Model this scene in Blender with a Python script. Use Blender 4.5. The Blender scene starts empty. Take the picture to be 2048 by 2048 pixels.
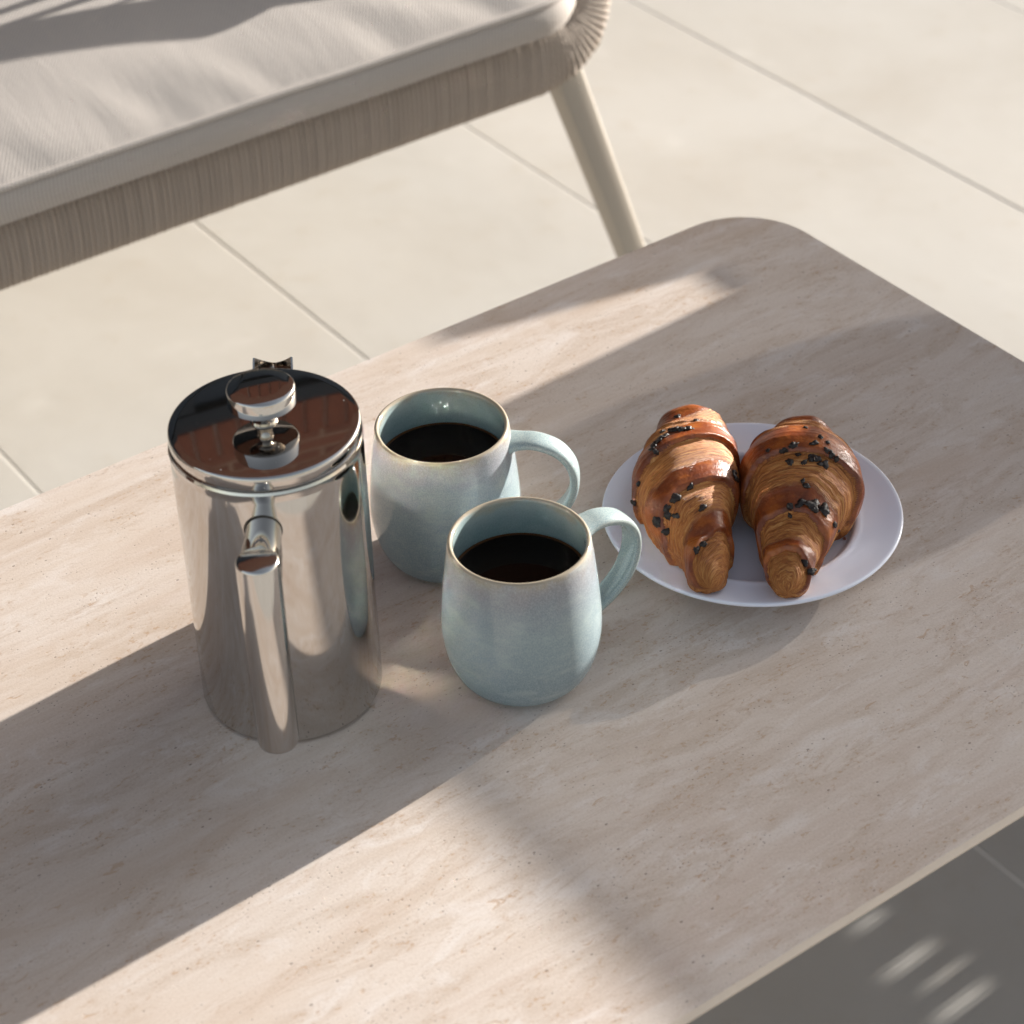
import bpy, bmesh, math, random
from mathutils import Vector, Matrix, noise
from mathutils.bvhtree import BVHTree
random.seed(7)
sc = bpy.context.scene
COL = sc.collection
rad = math.radians

# ------------------------------------------------------------------ camera
ZT = 0.40                      # table top height
CAM_H = 0.823                  # camera above the table top
F_PX, TH, ROLL = 4500.0, rad(37.5), rad(-1.75)
_fw = Vector((0, math.cos(TH), -math.sin(TH)))
_rt = Vector((1, 0, 0)); _up = Vector((0, math.sin(TH), math.cos(TH)))
CR = _rt * math.cos(ROLL) + _up * math.sin(ROLL)
CU = _up * math.cos(ROLL) - _rt * math.sin(ROLL)
CAM = Vector((0, 0, ZT + CAM_H))
cam_d = bpy.data.cameras.new('camera'); cam = bpy.data.objects.new('camera', cam_d)
COL.objects.link(cam); sc.camera = cam
m = Matrix((CR, CU, -_fw)).transposed().to_4x4(); m.translation = CAM
cam.matrix_world = m
cam_d.sensor_width = 36.0; cam_d.lens = F_PX / 2048 * 36.0
cam_d.clip_start = 0.02; cam_d.clip_end = 400
cam_d.dof.use_dof = True; cam_d.dof.focus_distance = 1.27; cam_d.dof.aperture_fstop = 10.0

def ray(px, py):               # photo pixel (2048 px frame) -> view direction
    return (_fw + CR * ((px - 1024) / F_PX) - CU * ((py - 1024) / F_PX)).normalized()
def onz(px, py, z):            # ... -> point on the horizontal plane it touches
    d = ray(px, py); return CAM + d * ((z - CAM.z) / d.z)

# ------------------------------------------------------------------ light
SUN_AZ, SUN_EL = rad(38.0), rad(13.0)       # azimuth from +x
SUN_DIR = Vector((math.cos(SUN_EL) * math.cos(SUN_AZ), math.cos(SUN_EL) * math.sin(SUN_AZ), math.sin(SUN_EL)))
w = bpy.data.worlds.new('World'); sc.world = w; w.use_nodes = True
wn = w.node_tree.nodes; sky = wn.new('ShaderNodeTexSky'); sky.sky_type = 'NISHITA'
sky.sun_disc = False; sky.sun_elevation = SUN_EL; sky.sun_rotation = math.pi / 2 - SUN_AZ
sky.dust_density = 2.0; sky.ozone_density = 0.4; sky.air_density = 1.0
hs = wn.new('ShaderNodeHueSaturation'); hs.inputs['Saturation'].default_value = 0.52      # hazy, milky sky
w.node_tree.links.new(sky.outputs[0], hs.inputs['Color']); w.node_tree.links.new(hs.outputs[0], wn['Background'].inputs[0])
wn['Background'].inputs[1].default_value = 0.08
sun_d = bpy.data.lights.new('sun', 'SUN'); sun_d.energy = 5.0; sun_d.angle = rad(0.53); sun_d.color = (1.0, 0.965, 0.905)
sun = bpy.data.objects.new('sun', sun_d); COL.objects.link(sun)
sun.rotation_euler = (-SUN_DIR).to_track_quat('-Z', 'Y').to_euler(); sun.location = SUN_DIR * 20
sc.view_settings.view_transform = 'Standard'; sc.view_settings.look = 'None'
sc.view_settings.gamma = 1.0; sc.view_settings.exposure = 1.56
sc.render.engine = 'CYCLES'
sc.cycles.use_denoising = True
sc.cycles.caustics_reflective = True; sc.cycles.blur_glossy = 0.0
sc.cycles.max_bounces = 10; sc.cycles.glossy_bounces = 6
sc.cycles.sample_clamp_indirect = 0.0

# ------------------------------------------------------------------ helpers
A35 = rad(35.0); C35, S35 = math.cos(A35), math.sin(A35)
def W(u, v, z=0.0):            # terrace grid (u along table and sofa, v towards the house) -> world
    return Vector((u * C35 - v * S35, u * S35 + v * C35, z))
def obj(name, me, mat, parent=None, loc=None, rot=None):
    o = bpy.data.objects.new(name, me); COL.objects.link(o)
    if mat is not None and not me.materials: me.materials.append(mat)
    if parent: o.parent = parent
    if loc is not None: o.location = loc
    if rot is not None: o.rotation_euler = rot
    return o
def tag(o, label, cat, group=None, kind=None):
    o['label'] = label; o['category'] = cat
    if group: o['group'] = group
    if kind: o['kind'] = kind
    return o
def thing(name, loc, rz, label, cat, group=None):
    o = bpy.data.objects.new(name, None); COL.objects.link(o); o.empty_display_size = 0.03
    o.location = loc; o.rotation_euler = (0, 0, rz)
    return tag(o, label, cat, group)
def mesh(name, vs, fs, smooth=True, sharp=None):
    me = bpy.data.meshes.new(name); me.from_pydata([tuple(v) for v in vs], [], fs)
    bm = bmesh.new(); bm.from_mesh(me); bmesh.ops.recalc_face_normals(bm, faces=bm.faces); bm.to_mesh(me); bm.free()
    if smooth:
        for p in me.polygons: p.use_smooth = True
        if sharp: me.set_sharp_from_angle(angle=rad(sharp))
    return me
class MB:                      # collects vertices and faces for one mesh
    def __init__(s): s.v = []; s.f = []
    def add(s, vs, fs):
        n = len(s.v); s.v += [Vector(v) for v in vs]; s.f += [tuple(i + n for i in f) for f in fs]; return s
    def box(s, c, d, mat=None):
        x, y, z = d[0] / 2, d[1] / 2, d[2] / 2
        vs = [Vector((sx * x, sy * y, sz * z)) for sx in (-1, 1) for sy in (-1, 1) for sz in (-1, 1)]
        if mat: vs = [mat @ v for v in vs]
        return s.add([v + Vector(c) for v in vs], [(0, 1, 3, 2), (4, 6, 7, 5), (0, 4, 5, 1), (2, 3, 7, 6), (0, 2, 6, 4), (1, 5, 7, 3)])
    def tube(s, pts, rs, n=8, caps=True):
        pts = [Vector(p) for p in pts]
        if not hasattr(rs, '__len__'): rs = [rs] * len(pts)
        T = []
        for i in range(len(pts)):
            T.append((pts[min(i + 1, len(pts) - 1)] - pts[max(i - 1, 0)]).normalized())
        ref = Vector((0, 0, 1)) if abs(T[0].z) < 0.9 else Vector((1, 0, 0))
        N = (ref - T[0] * ref.dot(T[0])).normalized(); vs = []
        for i, p in enumerate(pts):
            N = (N - T[i] * N.dot(T[i])).normalized(); B = T[i].cross(N)
            for k in range(n):
                a = 2 * math.pi * k / n; vs.append(p + (N * math.cos(a) + B * math.sin(a)) * rs[i])
        fs = [(i * n + k, i * n + (k + 1) % n, (i + 1) * n + (k + 1) % n, (i + 1) * n + k) for i in range(len(pts) - 1) for k in range(n)]
        if caps: fs += [tuple(range(n))[::-1], tuple((len(pts) - 1) * n + k for k in range(n))]
        return s.add(vs, fs)
    def lathe(s, prof, n=96, c=(0, 0, 0)):
        vs = []; idx = []
        for r, z in prof:
            if r < 1e-6: idx.append([len(vs)] * n); vs.append(Vector((c[0], c[1], c[2] + z)))
            else:
                b = len(vs); idx.append([b + k for k in range(n)])
                vs += [Vector((c[0] + r * math.cos(2 * math.pi * k / n), c[1] + r * math.sin(2 * math.pi * k / n), c[2] + z)) for k in range(n)]
        fs = []
        for i in range(len(prof) - 1):
            for k in range(n):
                q = [idx[i][k], idx[i][(k + 1) % n], idx[i + 1][(k + 1) % n], idx[i + 1][k]]
                q = list(dict.fromkeys(q))
                if len(q) > 2: fs.append(tuple(q))
        return s.add(vs, fs)
    def build(s, name, mat, parent=None, smooth=True, sharp=40, **k):
        return obj(name, mesh(name, s.v, s.f, smooth, sharp), mat, parent, **k)
def spline(P, n):              # Catmull-Rom through points (tuples of any size)
    out = []; P = [P[0]] + list(P) + [P[-1]]
    for i in range(1, len(P) - 2):
        for k in range(n):
            t = k / n
            out.append(tuple(0.5 * (2 * b + (c - a) * t + (2 * a - 5 * b + 4 * c - d) * t * t + (3 * b - a - 3 * c + d) * t ** 3)
                             for a, b, c, d in zip(P[i - 1], P[i], P[i + 1], P[i + 2])))
    out.append(tuple(P[-2])); return out
def bevel(o, wdt, seg=2):
    md = o.modifiers.new('bevel', 'BEVEL'); md.width = wdt; md.segments = seg; md.limit_method = 'ANGLE'; md.angle_limit = rad(40)
    return o

# ------------------------------------------------------------------ material helpers
def mat(name):
    mt = bpy.data.materials.new(name); mt.use_nodes = True
    nt = mt.node_tree; return mt, nt, nt.nodes['Principled BSDF']
def nd(nt, kind, **k):
    n = nt.nodes.new('ShaderNode' + kind)
    for a, b in k.items():
        if a in n.inputs.keys() if isinstance(a, str) else False: n.inputs[a].default_value = b
        elif hasattr(n, a): setattr(n, a, b)
    return n
def lk(nt, a, b): nt.links.new(a, b)
def ramp(nt, src, stops):
    r = nt.nodes.new('ShaderNodeValToRGB'); e = r.color_ramp.elements
    while len(e) < len(stops): e.new(0.5)
    for i, (p, c) in enumerate(stops):
        e[i].position = p; e[i].color = (*c, 1) if len(c) == 3 else c
    lk(nt, src, r.inputs[0]); return r.outputs[0]
def fac(nt, src, a, b):        # smooth 0..1 mask
    r = nt.nodes.new('ShaderNodeMapRange'); r.interpolation_type = 'SMOOTHSTEP'
    r.inputs[1].default_value = a; r.inputs[2].default_value = b; lk(nt, src, r.inputs[0]); return r.outputs[0]
def mix(nt, f, a, b, mode='MIX'):
    n = nt.nodes.new('ShaderNodeMix'); n.data_type = 'RGBA'; n.blend_type = mode
    for s, x in ((n.inputs[0], f), (n.inputs[6], a), (n.inputs[7], b)):
        if hasattr(x, 'links'): lk(nt, x, s)
        elif isinstance(x, (int, float)): s.default_value = x if s.type == 'VALUE' else (x, x, x, 1)
        else: s.default_value = (*x, 1)
    return n.outputs[2]
def math_(nt, op, a, b=0.0):
    n = nt.nodes.new('ShaderNodeMath'); n.operation = op
    for s, x in ((n.inputs[0], a), (n.inputs[1], b)):
        if hasattr(x, 'links'): lk(nt, x, s)
        else: s.default_value = x
    return n.outputs[0]
def coords(nt, scale=(1, 1, 1), rot=(0, 0, 0), src='Object', off=(0, 0, 0)):
    t = nt.nodes.new('ShaderNodeTexCoord'); mp = nt.nodes.new('ShaderNodeMapping')
    mp.inputs['Scale'].default_value = scale; mp.inputs['Rotation'].default_value = rot; mp.inputs['Location'].default_value = off
    lk(nt, t.outputs[src], mp.inputs[0]); return mp.outputs[0]
def noi(nt, vec, scale, detail=3, rough=0.55, dist=0.0):
    n = nt.nodes.new('ShaderNodeTexNoise'); n.inputs['Scale'].default_value = scale
    n.inputs['Detail'].default_value = detail; n.inputs['Roughness'].default_value = rough; n.inputs['Distortion'].default_value = dist
    lk(nt, vec, n.inputs['Vector']); return n.outputs['Fac']
def bump(nt, bs, h, strength, dist):
    b = nt.nodes.new('ShaderNodeBump'); b.inputs['Strength'].default_value = strength; b.inputs['Distance'].default_value = dist
    lk(nt, h, b.inputs['Height']); lk(nt, b.outputs[0], bs.inputs['Normal'])
def simple(name, col, rough=0.5, metal=0.0, spec=0.5, nscale=60, nvar=0.08):
    mt, nt, bs = mat(name)
    n = noi(nt, coords(nt), nscale, 4)
    c = mix(nt, n, tuple(x * (1 - nvar) for x in col), tuple(min(1, x * (1 + nvar)) for x in col)); lk(nt, c, bs.inputs['Base Color'])
    bs.inputs['Roughness'].default_value = rough; bs.inputs['Metallic'].default_value = metal; bs.inputs['Specular IOR Level'].default_value = spec
    return mt

# travertine-look ceramic (veins along the table)
def travertine():
    mt, nt, bs = mat('travertine_ceramic')
    v0 = coords(nt)
    broad = noi(nt, coords(nt, (1.5, 12, 1)), 1.6, 7, 0.66, 0.7); mid = noi(nt, coords(nt, (11, 34, 1)), 1.3, 6, 0.68, 0.9)
    cloud = noi(nt, coords(nt, (16, 40, 1), off=(2, 9, 0)), 1.3, 6, 0.7, 0.6); grain = noi(nt, v0, 700, 3, 0.65); speck = noi(nt, coords(nt, (260, 420, 1)), 1.0, 3, 0.6)
    c = ramp(nt, broad, [(0.28, (0.475, 0.376, 0.312)), (0.42, (0.555, 0.467, 0.402)), (0.52, (0.60, 0.52, 0.46)), (0.60, (0.55, 0.456, 0.392)), (0.74, (0.64, 0.567, 0.52))])
    c = mix(nt, math_(nt, 'MULTIPLY', fac(nt, mid, 0.46, 0.66), 0.62), c, (0.47, 0.375, 0.303))
    c = mix(nt, math_(nt, 'MULTIPLY', fac(nt, cloud, 0.50, 0.68), 0.6), c, (0.665, 0.61, 0.575))
    c = mix(nt, math_(nt, 'MULTIPLY', fac(nt, grain, 0.52, 0.70), 0.30), c, (0.36, 0.27, 0.22))
    c = mix(nt, math_(nt, 'MULTIPLY', fac(nt, grain, 0.48, 0.30), 0.25), c, (0.72, 0.65, 0.59))
    wv = noi(nt, coords(nt, (1.1, 9, 1), off=(4, 2, 0)), 1.5, 5, 0.6, 0.5); c = mix(nt, math_(nt, 'MULTIPLY', fac(nt, wv, 0.50, 0.66), 0.34), c, (0.50, 0.38, 0.285))
    # warm freckles gathered in streaks
    fm2 = math_(nt, 'MULTIPLY', fac(nt, speck, 0.56, 0.66), fac(nt, mid, 0.46, 0.60)); c = mix(nt, math_(nt, 'MULTIPLY', fm2, 0.5), c, (0.39, 0.235, 0.13))
    # tan flecks, drawn out along the veins
    fl = noi(nt, coords(nt, (72, 165, 1)), 1.0, 4, 0.62, 1.0); mk = noi(nt, coords(nt, (9, 20, 1), off=(3, 1, 0)), 1.0, 3)
    fm = math_(nt, 'MULTIPLY', fac(nt, fl, 0.645, 0.675), fac(nt, mk, 0.44, 0.56)); c = mix(nt, math_(nt, 'MULTIPLY', fm, 0.5), c, (0.41, 0.25, 0.14))
    # pin-hole pores in two sizes
    pores = None
    for sc_, thr, keep, dens in (((360, 520, 1), 0.23, 0.62, (0.48, 0.58)), ((170, 260, 1), 0.19, 0.90, (0.42, 0.52))):
        vo = nt.nodes.new('ShaderNodeTexVoronoi'); vo.inputs['Scale'].default_value = 1.0; lk(nt, coords(nt, sc_), vo.inputs['Vector'])
        sel = nt.nodes.new('ShaderNodeSeparateColor'); lk(nt, vo.outputs['Color'], sel.inputs[0])
        pm = math_(nt, 'MULTIPLY', fac(nt, vo.outputs['Distance'], thr, thr * 0.6), math_(nt, 'GREATER_THAN', sel.outputs[0], keep))
        pm = math_(nt, 'MULTIPLY', pm, fac(nt, noi(nt, coords(nt, (20, 44, 1), off=(sc_[0], 7, 0)), 1.0, 4, 0.7), *dens))
        pores = pm if pores is None else math_(nt, 'MAXIMUM', pores, pm)
    c = mix(nt, math_(nt, 'MULTIPLY', pores, 0.62), c, (0.13, 0.085, 0.065))
    # hairline veins
    hv = noi(nt, coords(nt, (2.2, 16, 1), off=(0, 5, 0)), 1.7, 5, 0.6, 0.8); hl = fac(nt, math_(nt, 'ABSOLUTE', math_(nt, 'SUBTRACT', hv, 0.5)), 0.005, 0.0)
    c = mix(nt, math_(nt, 'MULTIPLY', hl, 0.30), c, (0.38, 0.26, 0.18))
    lk(nt, c, bs.inputs['Base Color']); bs.inputs['Roughness'].default_value = 0.40; bs.inputs['Specular IOR Level'].default_value = 0.35
    h = math_(nt, 'SUBTRACT', math_(nt, 'MULTIPLY', grain, 0.5), math_(nt, 'ADD', pores, math_(nt, 'MULTIPLY', fm, 0.5))); bump(nt, bs, h, 0.25, 0.0005)
    return mt
M_TRAV = travertine()

def floor_tile():
    mt, nt, bs = mat('limestone_tile')
    oi = nt.nodes.new('ShaderNodeObjectInfo'); t = nt.nodes.new('ShaderNodeTexCoord')
    add = nt.nodes.new('ShaderNodeVectorMath'); add.operation = 'MULTIPLY_ADD'
    add.inputs[1].default_value = (1, 1, 1)
    cx = nt.nodes.new('ShaderNodeCombineXYZ'); r10 = math_(nt, 'MULTIPLY', oi.outputs['Random'], 37.0)
    lk(nt, r10, cx.inputs[0]); lk(nt, r10, cx.inputs[1]); lk(nt, t.outputs['Object'], add.inputs[0]); lk(nt, cx.outputs[0], add.inputs[2])
    v = add.outputs[0]
    n1 = noi(nt, v, 3.0, 6, 0.6, 0.4); n2 = noi(nt, v, 22, 5, 0.6); n3 = noi(nt, v, 9, 3, 0.5)
    c = ramp(nt, n1, [(0.25, (0.43, 0.40, 0.36)), (0.5, (0.475, 0.453, 0.42)), (0.75, (0.505, 0.488, 0.462))])
    c = mix(nt, math_(nt, 'MULTIPLY', fac(nt, n2, 0.55, 0.75), 0.35), c, (0.425, 0.38, 0.325))
    c = mix(nt, math_(nt, 'MULTIPLY', fac(nt, n3, 0.62, 0.75), 0.45), c, (0.56, 0.54, 0.51))
    c = mix(nt, oi.outputs['Random'], c, mix(nt, 0.12, c, (0.47, 0.42, 0.36)))
    lk(nt, c, bs.inputs['Base Color']); bs.inputs['Roughness'].default_value = 0.78; bs.inputs['Specular IOR Level'].default_value = 0.12
    bump(nt, bs, n2, 0.2, 0.002); return mt
M_TILE = floor_tile()
M_GROUT = simple('grout', (0.60, 0.575, 0.535), 0.9, nscale=90)

def steel(name, rough, brushed=0.0, dust=False):
    mt, nt, bs = mat(name); bs.inputs['Metallic'].default_value = 1.0
    bs.inputs['Base Color'].default_value = (0.585, 0.56, 0.53, 1)
    n = noi(nt, coords(nt, (1, 1, 0.12)), 340, 3, 0.6); sm = noi(nt, coords(nt), 45, 4, 0.6)
    r = nt.nodes.new('ShaderNodeMapRange'); r.inputs[1].default_value = 0.3; r.inputs[2].default_value = 0.75
    r.inputs[3].default_value = rough * 0.75; r.inputs[4].default_value = rough * 1.35; lk(nt, sm, r.inputs[0]); lk(nt, r.outputs[0], bs.inputs['Roughness'])
    if brushed: bump(nt, bs, n, brushed, 0.0002)
    if dust:                   # settled dust specks
        vo = nt.nodes.new('ShaderNodeTexVoronoi'); vo.inputs['Scale'].default_value = 330; lk(nt, coords(nt), vo.inputs['Vector'])
        sel = nt.nodes.new('ShaderNodeSeparateColor'); lk(nt, vo.outputs['Color'], sel.inputs[0])
        dm = math_(nt, 'MULTIPLY', fac(nt, vo.outputs['Distance'], 0.13, 0.07), math_(nt, 'GREATER_THAN', sel.outputs[0], 0.90))
        dm = math_(nt, 'MULTIPLY', dm, 0.7); d2 = nt.nodes.new('ShaderNodeBsdfDiffuse'); d2.inputs[0].default_value = (0.55, 0.53, 0.5, 1)
        mx = nt.nodes.new('ShaderNodeMixShader'); lk(nt, dm, mx.inputs[0]); lk(nt, bs.outputs[0], mx.inputs[1]); lk(nt, d2.outputs[0], mx.inputs[2])
        lk(nt, mx.outputs[0], nt.nodes['Material Output'].inputs[0])
    return mt
M_STEEL = steel('polished_steel', 0.075, 0.03)
M_STEEL_LID = steel('mirror_steel', 0.04, dust=True)
M_STEEL_HANDLE = steel('satin_steel', 0.11, 0.03)

def glaze(name, stops, hi, lo, rimc):
    mt, nt, bs = mat(name)
    t = nt.nodes.new('ShaderNodeTexCoord'); sp = nt.nodes.new('ShaderNodeSeparateXYZ'); lk(nt, t.outputs['Object'], sp.inputs[0])
    oi = nt.nodes.new('ShaderNodeObjectInfo'); vv = nt.nodes.new('ShaderNodeVectorMath'); vv.operation = 'ADD'
    cx = nt.nodes.new('ShaderNodeCombineXYZ'); lk(nt, math_(nt, 'MULTIPLY', oi.outputs['Random'], 9.0), cx.inputs[0]); lk(nt, t.outputs['Object'], vv.inputs[0]); lk(nt, cx.outputs[0], vv.inputs[1])
    wob = noi(nt, vv.outputs[0], 48, 4); z = math_(nt, 'ADD', sp.outputs[2], math_(nt, 'MULTIPLY', math_(nt, 'SUBTRACT', wob, 0.5), 0.024))
    zz = math_(nt, 'DIVIDE', z, 0.0915)
    body = ramp(nt, zz, stops)
    sk = noi(nt, coords(nt, (1, 1, 0.75)), 1500, 2, 0.6); mpb = nt.nodes.new('ShaderNodeMapping'); mpb.inputs['Scale'].default_value = (1, 1, 2.6); lk(nt, vv.outputs[0], mpb.inputs[0]); big = noi(nt, mpb.outputs[0], 42, 5, 0.65)
    c = mix(nt, math_(nt, 'MULTIPLY', fac(nt, sk, 0.42, 0.68), 0.38), body, hi)
    c = mix(nt, math_(nt, 'MULTIPLY', fac(nt, sk, 0.50, 0.30), 0.30), c, lo)
    c = mix(nt, math_(nt, 'MULTIPLY', fac(nt, big, 0.46, 0.68), 0.34), c, hi)
    rim = fac(nt, math_(nt, 'ADD', sp.outputs[2], math_(nt, 'MULTIPLY', math_(nt, 'SUBTRACT', wob, 0.5), 0.002)), 0.0897, 0.0911)
    c = mix(nt, rim, c, rimc)
    lk(nt, c, bs.inputs['Base Color']); bs.inputs['Roughness'].default_value = 0.09; bs.inputs['Specular IOR Level'].default_value = 0.6
    bump(nt, bs, sk, 0.05, 0.0002); return mt
M_GLAZE = glaze('reactive_glaze', [(0.0, (0.165, 0.225, 0.265)), (0.30, (0.225, 0.285, 0.31)), (0.60, (0.265, 0.325, 0.34)), (0.78, (0.25, 0.285, 0.31)), (0.90, (0.26, 0.255, 0.275)), (0.96, (0.30, 0.275, 0.265)), (1.0, (0.33, 0.27, 0.20))], (0.40, 0.455, 0.445), (0.13, 0.17, 0.21), (0.34, 0.285, 0.215))
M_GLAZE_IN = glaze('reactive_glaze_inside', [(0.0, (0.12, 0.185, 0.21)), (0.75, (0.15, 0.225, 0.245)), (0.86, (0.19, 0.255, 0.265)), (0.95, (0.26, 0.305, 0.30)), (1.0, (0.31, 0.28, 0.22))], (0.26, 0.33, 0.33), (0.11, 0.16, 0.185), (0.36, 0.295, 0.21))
def glaze_handle():
    mt, nt, bs = mat('reactive_glaze_handle')
    t = nt.nodes.new('ShaderNodeTexCoord'); sk = noi(nt, t.outputs['Object'], 1500, 2, 0.6); big = noi(nt, t.outputs['Object'], 60, 3)
    g = nt.nodes.new('ShaderNodeNewGeometry')
    c = mix(nt, fac(nt, sk, 0.3, 0.7), (0.22, 0.285, 0.30), (0.36, 0.415, 0.40))
    edge = fac(nt, g.outputs['Pointiness'], 0.525, 0.575)
    c = mix(nt, math_(nt, 'MULTIPLY', edge, 0.7), c, (0.38, 0.31, 0.23)); c = mix(nt, math_(nt, 'MULTIPLY', fac(nt, big, 0.5, 0.8), 0.3), c, (0.36, 0.38, 0.38))
    lk(nt, c, bs.inputs['Base Color']); bs.inputs['Roughness'].default_value = 0.16; bs.inputs['Specular IOR Level'].default_value = 0.55
    bump(nt, bs, sk, 0.06, 0.0003); return mt
M_GLAZE_H = glaze_handle()
def coffee_mat():
    mt, nt, bs = mat('black_coffee'); n = noi(nt, coords(nt), 30, 2)
    t = nt.nodes.new('ShaderNodeTexCoord'); sx = nt.nodes.new('ShaderNodeVectorMath'); sx.operation = 'MULTIPLY'; sx.inputs[1].default_value = (1, 1, 0); lk(nt, t.outputs['Object'], sx.inputs[0])
    ln = nt.nodes.new('ShaderNodeVectorMath'); ln.operation = 'LENGTH'; lk(nt, sx.outputs[0], ln.inputs[0])
    c = mix(nt, fac(nt, math_(nt, 'ADD', ln.outputs['Value'], math_(nt, 'MULTIPLY', n, 0.0008)), 0.0350, 0.0370), (0.004, 0.002, 0.0012), (0.075, 0.032, 0.012)); lk(nt, c, bs.inputs['Base Color']); bs.inputs['Roughness'].default_value = 0.03; bs.inputs['Specular IOR Level'].default_value = 0.12
    return mt
M_COFFEE = coffee_mat()
M_PLATE = simple('white_melamine', (0.79, 0.80, 0.89), 0.3, nscale=12, nvar=0.02)
M_CREAM = simple('cream_powder_coat', (0.60, 0.525, 0.43), 0.45, nscale=400, nvar=0.05)
M_EDGE = simple('cream_edge', (0.60, 0.50, 0.41), 0.5, nscale=200, nvar=0.06)
def rope_mat():
    mt, nt, bs = mat('woven_rope')
    v = coords(nt); oi = nt.nodes.new('ShaderNodeObjectInfo')
    n = noi(nt, v, 900, 3, 0.7); wv = nt.nodes.new('ShaderNodeTexWave'); wv.inputs['Scale'].default_value = 160; wv.inputs['Distortion'].default_value = 1.5
    lk(nt, coords(nt, rot=(0.6, 0.5, 0)), wv.inputs['Vector'])
    c = mix(nt, wv.outputs['Fac'], (0.33, 0.275, 0.23), (0.45, 0.385, 0.33)); c = mix(nt, math_(nt, 'MULTIPLY', n, 0.5), c, (0.39, 0.33, 0.285))
    c = mix(nt, math_(nt, 'MULTIPLY', oi.outputs['Random'], 0.5), c, (0.32, 0.27, 0.23))
    lk(nt, c, bs.inputs['Base Color']); bs.inputs['Roughness'].default_value = 0.9; bs.inputs['Specular IOR Level'].default_value = 0.15
    bump(nt, bs, wv.outputs['Fac'], 0.4, 0.0006); return mt
M_ROPE = rope_mat()
M_LEG = simple('taupe_powder_coat', (0.41, 0.36, 0.30), 0.5, nscale=400, nvar=0.05)
def fabric():
    mt, nt, bs = mat('outdoor_twill')
    wv = nt.nodes.new('ShaderNodeTexWave'); wv.inputs['Scale'].default_value = 115; wv.inputs['Distortion'].default_value = 0.6; wv.inputs['Detail Scale'].default_value = 3
    lk(nt, coords(nt, rot=(0, 0, rad(38))), wv.inputs['Vector'])
    n = noi(nt, coords(nt), 14, 4); wr = noi(nt, coords(nt, (26, 5, 8)), 1.0, 4, 0.55, 0.4)
    c = mix(nt, wv.outputs['Fac'], (0.375, 0.335, 0.305), (0.455, 0.415, 0.38)); c = mix(nt, math_(nt, 'MULTIPLY', n, 0.35), c, (0.43, 0.385, 0.355))
    lk(nt, c, bs.inputs['Base Color']); bs.inputs['Roughness'].default_value = 0.95; bs.inputs['Specular IOR Level'].default_value = 0.1
    bump(nt, bs, math_(nt, 'ADD', math_(nt, 'MULTIPLY', wv.outputs['Fac'], 0.12), math_(nt, 'MULTIPLY', wr, 0.5)), 0.5, 0.003); return mt
M_FABRIC = fabric()

# ------------------------------------------------------------------ setting: ground, terrace, house
gm = MB(); gm.add([(-60, -60, -0.012), (60, -60, -0.012), (60, 60, -0.012), (-60, 60, -0.012)], [(0, 1, 2, 3)])
ground = gm.build('ground', simple('pale_gravel', (0.42, 0.37, 0.30), 0.95, nscale=25, nvar=0.2), smooth=False); ground['kind'] = 'structure'
TU, TV, J = 0.3555, 1.20, 0.004
U0, V0 = 0.946, 1.08           # a joint along v and a cross joint
fl = MB(); fl.box((0, 0, 0), (5.8, 4.6, 0.0084))
floor = fl.build('floor', M_GROUT, smooth=False, loc=W(1.05, 1.2, -0.0048), rot=(0, 0, A35)); floor['kind'] = 'structure'
tm = MB(); tm.box((0, 0, 0), (TU - J, TV - J, 0.012)); tme = mesh('tile', tm.v, tm.f, False)
bm = bmesh.new(); bm.from_mesh(tme); bmesh.ops.bevel(bm, geom=[e for e in bm.edges], offset=0.0007, segments=2, affect='EDGES'); bm.to_mesh(tme); bm.free()
tme.materials.append(M_TILE)
finv = Matrix.Translation((0, 0, 0))
floor_mi = (Matrix.Translation(W(1.05, 1.2, -0.0048)) @ Matrix.Rotation(A35, 4, 'Z')).inverted()
for i in range(-7, 9):
    for j in range(-3, 3):
        off = 0.0 if i % 2 == 1 else 0.14
        u, v = U0 + (i + 0.5) * TU, V0 + (j + 0.5) * TV + off
        if not (-1.8 < u < 3.9 and -1.0 < v < 3.2): continue
        t = obj('tile', tme, None, floor)
        p = floor_mi @ W(u, v, -0.006 + random.uniform(-0.00012, 0.00012))
        t.location = p; t.rotation_euler = (random.uniform(-2e-4, 2e-4), random.uniform(-2e-4, 2e-4), 0)

# brick house beyond the sofa: seen only mirrored in the steel lid
WV = 2.98                       # wall face
def brick_mat():
    mt, nt, bs = mat('brick_masonry')
    b = nt.nodes.new('ShaderNodeTexBrick'); lk(nt, coords(nt, rot=(rad(90), 0, 0)), b.inputs['Vector'])
    b.inputs['Color1'].default_value = (0.20, 0.075, 0.048, 1); b.inputs['Color2'].default_value = (0.125, 0.045, 0.031, 1); b.inputs['Mortar'].default_value = (0.30, 0.22, 0.17, 1)
    b.inputs['Scale'].default_value = 1.0; b.inputs['Brick Width'].default_value = 0.225; b.inputs['Row Height'].default_value = 0.075; b.inputs['Mortar Size'].default_value = 0.006
    n = noi(nt, coords(nt), 30, 5); c = mix(nt, math_(nt, 'MULTIPLY', n, 0.5), b.outputs['Color'], (0.12, 0.05, 0.035))
    lk(nt, c, bs.inputs['Base Color']); bs.inputs['Roughness'].default_value = 0.9
    bump(nt, bs, math_(nt, 'SUBTRACT', n, b.outputs['Fac']), 0.5, 0.004); return mt
M_BRICK = brick_mat()
M_SOLDIER = simple('fired_brick', (0.16, 0.057, 0.036), 0.9, nscale=45, nvar=0.35)
house = thing('brick_house', W(0.4, WV, 0), A35, 'red brick house wall with a dark glazed door behind the sofa', 'house')
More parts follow.
